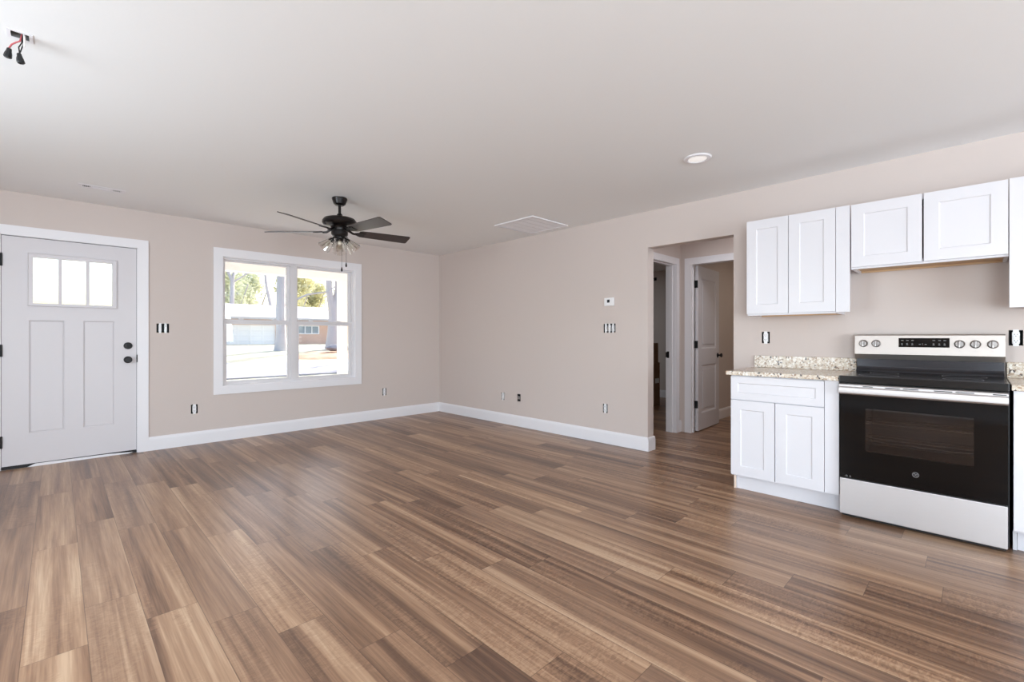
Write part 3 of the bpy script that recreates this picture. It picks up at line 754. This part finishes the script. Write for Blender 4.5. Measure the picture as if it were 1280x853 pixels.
# ------------------------------------------------------------------ ceiling fan with light kit
FX, FY = -2.424, -1.821
fan = thing('ceiling_fan', 'dark bronze five blade ceiling fan with clear glass light kit', 'ceiling fan', (FX, FY, 2.44))
C = Matrix.Translation((FX, FY, 0))
obj('canopy', MB().lathe([(0, 2.4395), (0.066, 2.4395), (0.068, 2.432), (0.064, 2.42), (0.052, 2.385), (0.036, 2.372), (0, 2.370)], C), 'bronze', fan)
obj('downrod', MB().cyl((FX, FY, 2.268), (FX, FY, 2.374), 0.0125).lathe([(0, 2.295), (0.020, 2.295), (0.024, 2.288), (0.038, 2.256), (0, 2.254)], C), 'bronze', fan)
obj('motor_housing', MB().lathe([(0, 2.262), (0.05, 2.262), (0.105, 2.258), (0.136, 2.247), (0.149, 2.228), (0.151, 2.208), (0.142, 2.192), (0.118, 2.180), (0.080, 2.174), (0.076, 2.166), (0, 2.166)], C, 48), 'bronze', fan)
obj('switch_housing', MB().lathe([(0, 2.167), (0.070, 2.167), (0.071, 2.150), (0.066, 2.138), (0.073, 2.132), (0.073, 2.104), (0.064, 2.092), (0.048, 2.086), (0.048, 2.076), (0.040, 2.066), (0, 2.064)], C, 40), 'bronze', fan)
def blade_mb(phi):
    pitch = -16
    B = C @ Matrix.Translation((0, 0, 2.134)) @ Matrix.Rotation(R(phi), 4, 'Z') @ Matrix.Rotation(R(pitch), 4, 'X')
    pts = [(0.175, 0.045), (0.20, 0.056), (0.30, 0.060), (0.645, 0.070), (0.660, 0.066), (0.666, 0.056), (0.666, -0.056), (0.660, -0.066), (0.645, -0.070), (0.30, -0.060), (0.20, -0.056), (0.175, -0.045)]
    bl = MB().prism(pts, lambda a, b: B @ Vector((a, b, -0.003)), lambda a, b: B @ Vector((a, b, 0.003)))
    ir = MB().prism([(0.135, 0.014), (0.20, 0.040), (0.235, 0.030), (0.225, 0.0), (0.235, -0.030), (0.20, -0.040), (0.135, -0.014)], lambda a, b: B @ Vector((a, b, -0.009)), lambda a, b: B @ Vector((a, b, -0.003)))
    A = C @ Matrix.Rotation(R(phi), 4, 'Z')
    ir.tube([A @ Vector(q) for q in ((0.055, 0, 2.158), (0.09, 0, 2.146), (0.12, 0, 2.128), (0.155, 0, 2.126))], [0.012, 0.011, 0.010, 0.009], 10)
    return bl, ir
for k in range(5):
    bl, ir = blade_mb(-9 + 72 * k)
    b = obj('blade', bl, 'blade', fan); obj('blade_iron', ir, 'bronze', b)
shade_prof = [(0.0235, 0.004), (0.028, 0.014), (0.035, 0.036), (0.046, 0.072), (0.062, 0.114), (0.0645, 0.114), (0.0485, 0.071), (0.0375, 0.035), (0.0305, 0.013), (0.026, 0.003)]
for k in range(4):
    az = 66 + 90 * k
    A = C @ Matrix.Rotation(R(az), 4, 'Z')
    S = A @ Matrix.Translation((0.064, 0, 2.055)) @ Matrix.Rotation(R(180 - 42), 4, 'Y')     # local +Z points down and out
    arm = MB().tube([A @ Vector(q) for q in ((0.030, 0, 2.080), (0.045, 0, 2.078), (0.056, 0, 2.068), (0.064, 0, 2.055))], 0.009, 10)
    arm.lathe([(0, -0.012), (0.014, -0.012), (0.022, -0.004), (0.0225, 0.016), (0.016, 0.022), (0, 0.022)], S, 24)
    ho = obj('lamp_holder', arm, 'bronze', fan)
    obj('glass_shade', MB().lathe(shade_prof, S, 32, True), 'shade', ho, 'clear flared glass shade')
    obj('bulb', MB().lathe([(0, 0.018), (0.010, 0.020), (0.010, 0.036), (0.017, 0.052), (0.0195, 0.064), (0.0165, 0.076), (0.008, 0.083), (0, 0.084)], S, 20), 'bulb', ho, 'small pale bulb')
for dx, dy, z0, z1 in ((0.000, -0.045, 1.80, 2.075), (0.062, -0.040, 1.845, 2.075)):
    ch = obj('pull_chain', MB().cyl((FX + dx * 0.72, FY + dy - dx * 0.0, z0), (FX + dx * 0.72, FY + dy, z1 - 0.002), 0.0016, seg=8), 'blackmetal', fan)
    obj('pull', MB().lathe([(0, 0.0), (0.007, 0.004), (0.0085, 0.014), (0.005, 0.036), (0.003, 0.042), (0, 0.043)], Matrix.Translation((FX + dx * 0.72, FY + dy, z0 - 0.040)), 16), 'bronze', ch)

# ------------------------------------------------------------------ ceiling fixtures
rl = thing('recessed_light', 'round white recessed ceiling light in front of the hall opening', 'ceiling light', (-1.022, -4.545, 2.44))
T = Matrix.Translation((-1.022, -4.545, 2.44)) @ Matrix.Rotation(R(180), 4, 'X')
obj('trim_ring', MB().lathe([(0.062, 0.0), (0.093, 0.0), (0.094, 0.003), (0.088, 0.009), (0.070, 0.012), (0.062, 0.008)], T, 48, True), 'trim', rl)
obj('lens', MB().lathe([(0, 0.0), (0.063, 0.0), (0.063, 0.004), (0.05, 0.008), (0, 0.010)], T, 40), 'lens', rl, 'pale frosted lens')
gr = thing('return_air_grille', 'square white louvered air grille on the ceiling near the corner', 'air grille', (-0.424, -2.365, 2.44))
gx0, gx1, gy0, gy1 = -0.722, -0.126, -2.662, -2.068
m = MB().slab(lambda u, v, d: (u, v, 2.428 + d), gx0, gx1, gy0, gy1, 0.0115, holes=[(gx0 + 0.025, gx1 - 0.025, gy0 + 0.025, gy1 - 0.025)])
obj('grille_frame', m, 'trim', gr)
obj('backing', MB().box(gx0 + 0.022, gx1 - 0.022, gy0 + 0.022, gy1 - 0.022, 2.4380, 2.4395), 'yoke', gr)
m = MB(); n = 30
for k in range(n):
    if k % 6 == 5: continue                     # narrow open gap between the louver banks
    y = gy0 + 0.034 + k * (gy1 - gy0 - 0.068) / (n - 1)
    m.box(gx0 + 0.025, gx1 - 0.025, -0.0095, 0.0095, -0.0008, 0.0008, mtx=Matrix.Translation((0, y, 2.4335)) @ Matrix.Rotation(R(-14), 4, 'X'))
obj('louver_panel', m, 'trim', gr)
sv = thing('supply_vent', 'small white ceiling register above the front door', 'air vent', (-3.998, -0.665, 2.44))
vx0, vx1, vy0, vy1 = -4.150, -3.846, -0.722, -0.608
m = MB().slab(lambda u, v, d: (u, v, 2.4355 + d), vx0, vx1, vy0, vy1, 0.0025, holes=[(-4.122, -4.075, -0.695, -0.635), (-4.060, -3.945, -0.695, -0.635), (-3.930, -3.876, -0.695, -0.635)])
obj('vent_frame', m, 'trim', sv)
obj('backing', MB().box(-4.128, -3.870, -0.700, -0.630, 2.4381, 2.4396), 'box_in', sv)
m = MB()
for a, b, n in ((-4.122, -4.075, 4), (-3.930, -3.876, 6)):
    for k in range(n):
        x = a + (k + 0.5) * (b - a) / n
        hw_ = 0.0018 if n == 4 else 0.0026
        m.box(x - hw_, x + hw_, -0.695, -0.635, 2.4360, 2.4372)
for k in range(6):
    y = -0.691 + k * 0.0102
    m.box(-4.060, -3.945, y - 0.0034, y + 0.0034, 2.4360, 2.4372)
obj('vent_fin', m, 'trim', sv)

jx0, jx1, jy0, jy1 = -4.418, -4.356, -3.137, -3.071
jbx = thing('ceiling_junction_box', 'open junction box in the ceiling with loose capped wires', 'electrical box', (-4.387, -3.104, 2.44))
m = MB().slab(lambda u, v, d: (u, v, 2.441 + d), jx0, jx1, jy0, jy1, 0.055, recess=[(jx0 + 0.002, jx1 - 0.002, jy0 + 0.002, jy1 - 0.002)], rdepth=0.050, rbev=0.001)
obj('box_shell', m, 'greybox', jbx)
m = MB().slab(lambda u, v, d: (u, v, 2.4375 + d), jx0 - 0.008, jx1 + 0.008, jy0 - 0.006, jy1 + 0.006, 0.0022, holes=[(jx0 + 0.004, jx0 + 0.024, jy0 + 0.006, jy1 - 0.006), (jx0 + 0.024, jx1 - 0.022, jy0 + 0.006, jy1 - 0.006), (jx1 - 0.018, jx1 - 0.004, jy0 + 0.006, jy1 - 0.006)])
obj('mounting_bracket', m, 'trim', jbx)
RT = Vector((0.7117, -0.7025, 0))
J0 = Vector((-4.384, -3.104, 2.48))
def q(a, z): return J0 + RT * a + Vector((0, 0, z - 2.48))
n1, n2 = q(-0.052, 2.375), q(-0.006, 2.352)
def nut(mb, p, d):
    Mx = Matrix.Translation(p) @ Vector(d).to_track_quat('Z', 'Y').to_matrix().to_4x4()
    return mb.lathe([(0, -0.012), (0.0075, -0.012), (0.009, 0.0), (0.012, 0.010), (0.0135, 0.024), (0.011, 0.028), (0, 0.026)], Mx, 8)
w = obj('red_wire', MB().tube([q(0.004, 2.485), q(0.006, 2.45), q(-0.004, 2.418), q(-0.022, 2.412), q(-0.040, 2.404), n1 + Vector((0, 0, 0.012))], 0.0030, 8), 'redwire', jbx)
obj('wire_nut', nut(MB(), n1, (-0.15, 0.1, -1)), 'black_plastic', w)
w = obj('black_wire', MB().tube([q(0.004, 2.485), q(0.007, 2.44), q(0.003, 2.41), q(-0.010, 2.392), n2 + Vector((0, 0, 0.012))], 0.0022, 8).tube([q(0.0, 2.485), q(0.010, 2.44), q(0.010, 2.405), q(0.002, 2.385), n2 + Vector((0, 0, 0.012))], 0.0022, 8), 'black_plastic', jbx)
obj('wire_nut', nut(MB(), n2, (0.15, -0.1, -1)), 'black_plastic', w)
obj('white_wire', MB().tube([q(0.010, 2.485), q(0.014, 2.44), q(0.015, 2.412), q(0.013, 2.392)], 0.0036, 8), 'whitewire', jbx)

# ------------------------------------------------------------------ outside: porch, yard, road, house, trees
struct('porch_slab', MB().box(-6.5, 4.5, 0.14, 2.3, -0.32, -0.04), 'concrete', 'pale concrete porch slab outside the window', 'porch')
struct('porch_beam', MB().box(-6.5, 4.5, 2.10, 2.30, 2.185, 2.50).box(-6.5, 4.5, 0.14, 2.3, 2.50, 2.56).box(-6.6, 4.6, -0.02, 2.6, 2.57, 2.66), 'porch', 'cream porch beam across the top of the window view', 'porch')  # right end, out of view, extended to keep sun off the room floor
pp = thing('porch_post', 'white square porch post at the right side of the window view', 'post', (-0.62, 2.1, -0.04))
obj('shaft', MB().box(-0.69, -0.55, 2.03, 2.17, -0.04, 2.185, 0.006), 'porch', pp)
obj('base_trim', MB().box(-0.71, -0.53, 2.01, 2.19, -0.04, 0.10, 0.006), 'porch', pp)
prof = [(0.14, -0.33), (2.3, -0.33), (7.0, -0.10), (9.0, 0.0), (15.5, 0.0), (17.0, 0.22), (19.5, 0.45), (26, 0.50), (70, 0.9)]
def strip(x0, x1, pts, lift=0.0, thick=0.4):
    o = [(y, z + lift) for y, z in pts] + [(y, z - thick) for y, z in pts[::-1]]
    return MB().prism(o, lambda a, b: (x0, a, b), lambda a, b: (x1, a, b))
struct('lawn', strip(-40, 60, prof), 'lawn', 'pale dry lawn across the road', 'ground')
struct('road', strip(-40, 60, [(8.6, -0.01), (9.0, 0.0), (15.5, 0.0), (15.9, 0.05)], 0.03, 0.05), 'asphalt', 'pale sunlit road crossing beyond the porch', 'road')
def ground_z(y):
    for (a, za), (b, zb) in zip(prof, prof[1:]):
        if a <= y <= b: return za + (zb - za) * (y - a) / (b - a)
    return 0.5
def mound(cx, cy, rx, ry, h, seed):
    rr = random.Random(seed); t = bmesh.new(); rings = []
    for k in range(7):
        f = k / 6; ring = []
        for i in range(40):
            a = 2 * math.pi * i / 40; q = f * (1 + 0.13 * math.sin(3 * a + seed) + 0.09 * math.sin(7 * a))
            x, y = cx + rx * q * math.cos(a), cy + ry * q * math.sin(a)
            ring.append(t.verts.new((x, y, ground_z(y) + (h * (1 - f * f) + rr.uniform(0, 0.03) if k < 6 else -0.05))))
        rings.append(ring)
    for a, b in zip(rings, rings[1:]):
        for i in range(40): t.faces.new([a[i], a[(i + 1) % 40], b[(i + 1) % 40], b[i]])
    mb = MB(); mb._take(t); return mb
bed = obj('pine_straw_bed', mound(6.2, 17.2, 2.7, 1.5, 0.10, 3), 'straw')
bed['kind'] = 'stuff'; tag(bed, 'orange brown pine straw bed beside the road', 'mulch bed')
rnd = random.Random(7)
for k, (x, y, s, lb) in enumerate(((6.1, 17.6, 0.32, 'larger grey stone in the pine straw bed'), (6.9, 17.9, 0.22, 'smaller grey stone right of the larger one in the straw bed'))):
    t = bmesh.new(); bmesh.ops.create_icosphere(t, subdivisions=2, radius=1)
    for v in t.verts: v.co *= rnd.uniform(0.88, 1.1)
    mb = MB(); mb._take(t, Matrix.Translation((x, y, ground_z(y) + 0.13 + s * 0.62)) @ Matrix.Diagonal((s * 1.7, s, s * 0.6, 1)))
    tag(obj('stone', mb, 'rock'), lb, 'stone')

ho = thing('brick_house', 'low brick house with pale roof and white window across the road', 'house', (9.5, 38.0, 0.5))
obj('wall', MB().slab(lambda u, v, d: (u, 34 + d, v), 3.5, 15.0, 0.45, 2.55, 0.25, holes=[(10.05, 11.75, 1.45, 2.08), (4.7, 8.3, 0.45, 2.12)]).box(3.5, 3.75, 34.2, 42, 0.45, 2.55).box(14.75, 15.0, 34.2, 42, 0.45, 2.55), 'brick', ho)
obj('roof', MB().prism([(33.3, 2.55), (33.3, 2.70), (38.0, 3.95), (42.7, 2.70), (42.7, 2.55)], lambda a, b: (2.9 if b < 3.5 else 4.6, a, b), lambda a, b: (15.6 if b < 3.5 else 13.9, a, b)), 'roof', ho)
gd = obj('garage_door', MB().slab(lambda u, v, d: (u, 34.1 + d, v), 4.7, 8.3, 0.45, 2.12, 0.06, recess=[(4.8 + 0.88 * i, 5.56 + 0.88 * i, 0.52 + 0.4 * j, 0.84 + 0.4 * j) for i in range(4) for j in range(4)], rdepth=0.012, rbev=0.02), 'porch', ho, 'white garage door')
wf = obj('window', MB().slab(lambda u, v, d: (u, 33.96 + d, v), 10.0, 11.8, 1.40, 2.12, 0.12, holes=[(10.08, 10.58, 1.48, 2.05), (10.66, 11.14, 1.48, 2.05), (11.22, 11.72, 1.48, 2.05)]), 'trim', ho, 'white window frame')
for a in (10.06, 10.64, 11.20): obj('pane', MB().box(a, a + 0.54, 34.02, 34.04, 1.46, 2.07), 'dim_glass', wf)

def foliage(cx, cy, cz, rx, ry, rz, n, s, seed):
    rr = random.Random(seed); t = bmesh.new()
    lobes = [(cx + rr.uniform(-.6, .6) * rx, cy + rr.uniform(-.6, .6) * ry, cz + rr.uniform(-.6, .6) * rz, rr.uniform(.35, .6)) for _ in range(9)]
    for _ in range(n):
        lx, ly, lz, k = rr.choice(lobes)
        d = Vector((rr.gauss(0, 1), rr.gauss(0, 1), rr.gauss(0, 1))).normalized() * rr.uniform(0.4, 1.0)
        p = Vector((lx + d.x * rx * k, ly + d.y * ry * k, lz + d.z * rz * k))
        a = Vector((rr.gauss(0, 1), rr.gauss(0, 1), rr.gauss(0, 1))).normalized(); b = a.orthogonal().normalized()
        ls = s * rr.uniform(0.6, 1.3)
        vs = [t.verts.new(p + o) for o in (a * ls, b * ls * 0.45, -a * ls, -b * ls * 0.45)]
        t.faces.new(vs)
    mb = MB(); mb._take(t); return mb
def limb(mb, pts, r0, r1, seg=10):
    n = len(pts); mb.tube(pts, [r0 + (r1 - r0) * i / (n - 1) for i in range(n)], seg); return mb
# trunks across the road
def big_tree(name, label, x, y, z, r, paths, crown, leaf):
    t = thing(name, label, 'tree', (x, y, z))
    tr = MB(); limb(tr, [(x, y, z - 0.1), (x, y, z + 0.25), (x + 0.02, y, z + 0.9)], r * 1.45, r, 14)
    for pts, a, b in paths: limb(tr, [Vector((x, y, z)) + Vector(p) for p in pts], a, b)
    obj('trunk', tr, 'bark', t)
    if crown: obj('foliage', foliage(*crown), leaf, t)
    return t
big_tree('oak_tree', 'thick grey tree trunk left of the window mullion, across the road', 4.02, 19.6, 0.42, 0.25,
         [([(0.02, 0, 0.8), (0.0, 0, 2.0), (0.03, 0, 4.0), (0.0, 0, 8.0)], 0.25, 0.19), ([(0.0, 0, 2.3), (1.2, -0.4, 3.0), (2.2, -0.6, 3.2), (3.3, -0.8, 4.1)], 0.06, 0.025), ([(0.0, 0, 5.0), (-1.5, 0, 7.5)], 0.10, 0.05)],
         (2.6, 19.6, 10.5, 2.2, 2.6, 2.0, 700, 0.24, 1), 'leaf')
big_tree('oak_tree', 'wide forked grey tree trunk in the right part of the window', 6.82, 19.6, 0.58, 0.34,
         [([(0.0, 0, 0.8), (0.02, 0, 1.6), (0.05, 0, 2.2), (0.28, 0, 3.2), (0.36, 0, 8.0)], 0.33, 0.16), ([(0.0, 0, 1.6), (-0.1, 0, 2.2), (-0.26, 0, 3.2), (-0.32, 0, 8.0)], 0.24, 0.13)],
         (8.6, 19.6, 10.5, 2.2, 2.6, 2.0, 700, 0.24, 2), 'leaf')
big_tree('slim_tree', 'slim forked bare tree at the left edge of the window view, behind the brick house', 7.48, 43.6, 0.6, 0.24,
         [([(0.0, 0, 0.8), (0.0, 0, 3.2), (0.05, 0, 5.8)], 0.24, 0.18), ([(0.05, 0, 5.8), (-0.55, 0, 7.2), (-0.7, 0, 10)], 0.15, 0.08), ([(0.05, 0, 5.8), (0.25, 0, 7.4), (0.2, 0, 10.5)], 0.14, 0.08), ([(0.05, 0, 5.7), (1.2, 0, 6.6), (2.5, 0, 7.4)], 0.09, 0.04)],
         None, 'leaf')
big_tree('slim_tree', 'slim pale leaning trunk behind the brick house, left of the thick tree', 11.2, 43.6, 0.6, 0.20,
         [([(0.0, 0, 0.8), (-0.2, 0, 3.0), (-0.7, 0, 5.5), (-1.1, 0, 9.5)], 0.20, 0.10)], None, 'leaf')
for x, y, lb in ((9.6, 13.2, 'bare tree added out of view to shadow the road, nearest the road'), (12.4, 17.2, 'bare tree added out of view to shadow the road, behind the straw bed')):  # unseen trees, added only to throw shadows on the road
    br_ = []
    for k in range(7):
        a, h = k * 2.1 + x, 1.8 + 0.55 * k
        dx, dy = math.cos(a), math.sin(a)
        br_.append(([(0, 0, h), (dx * 0.9, dy * 0.9, h + 0.7), (dx * 1.5, dy * 1.4, h + 1.6)], 0.07, 0.03))
    big_tree('added_shadow_tree', lb, x, y, 0.0 if y < 15 else 0.25, 0.17, [([(0, 0, 0.8), (0.05, 0, 3.0), (0.0, 0, 6.5)], 0.17, 0.06)] + br_, None, 'leaf')
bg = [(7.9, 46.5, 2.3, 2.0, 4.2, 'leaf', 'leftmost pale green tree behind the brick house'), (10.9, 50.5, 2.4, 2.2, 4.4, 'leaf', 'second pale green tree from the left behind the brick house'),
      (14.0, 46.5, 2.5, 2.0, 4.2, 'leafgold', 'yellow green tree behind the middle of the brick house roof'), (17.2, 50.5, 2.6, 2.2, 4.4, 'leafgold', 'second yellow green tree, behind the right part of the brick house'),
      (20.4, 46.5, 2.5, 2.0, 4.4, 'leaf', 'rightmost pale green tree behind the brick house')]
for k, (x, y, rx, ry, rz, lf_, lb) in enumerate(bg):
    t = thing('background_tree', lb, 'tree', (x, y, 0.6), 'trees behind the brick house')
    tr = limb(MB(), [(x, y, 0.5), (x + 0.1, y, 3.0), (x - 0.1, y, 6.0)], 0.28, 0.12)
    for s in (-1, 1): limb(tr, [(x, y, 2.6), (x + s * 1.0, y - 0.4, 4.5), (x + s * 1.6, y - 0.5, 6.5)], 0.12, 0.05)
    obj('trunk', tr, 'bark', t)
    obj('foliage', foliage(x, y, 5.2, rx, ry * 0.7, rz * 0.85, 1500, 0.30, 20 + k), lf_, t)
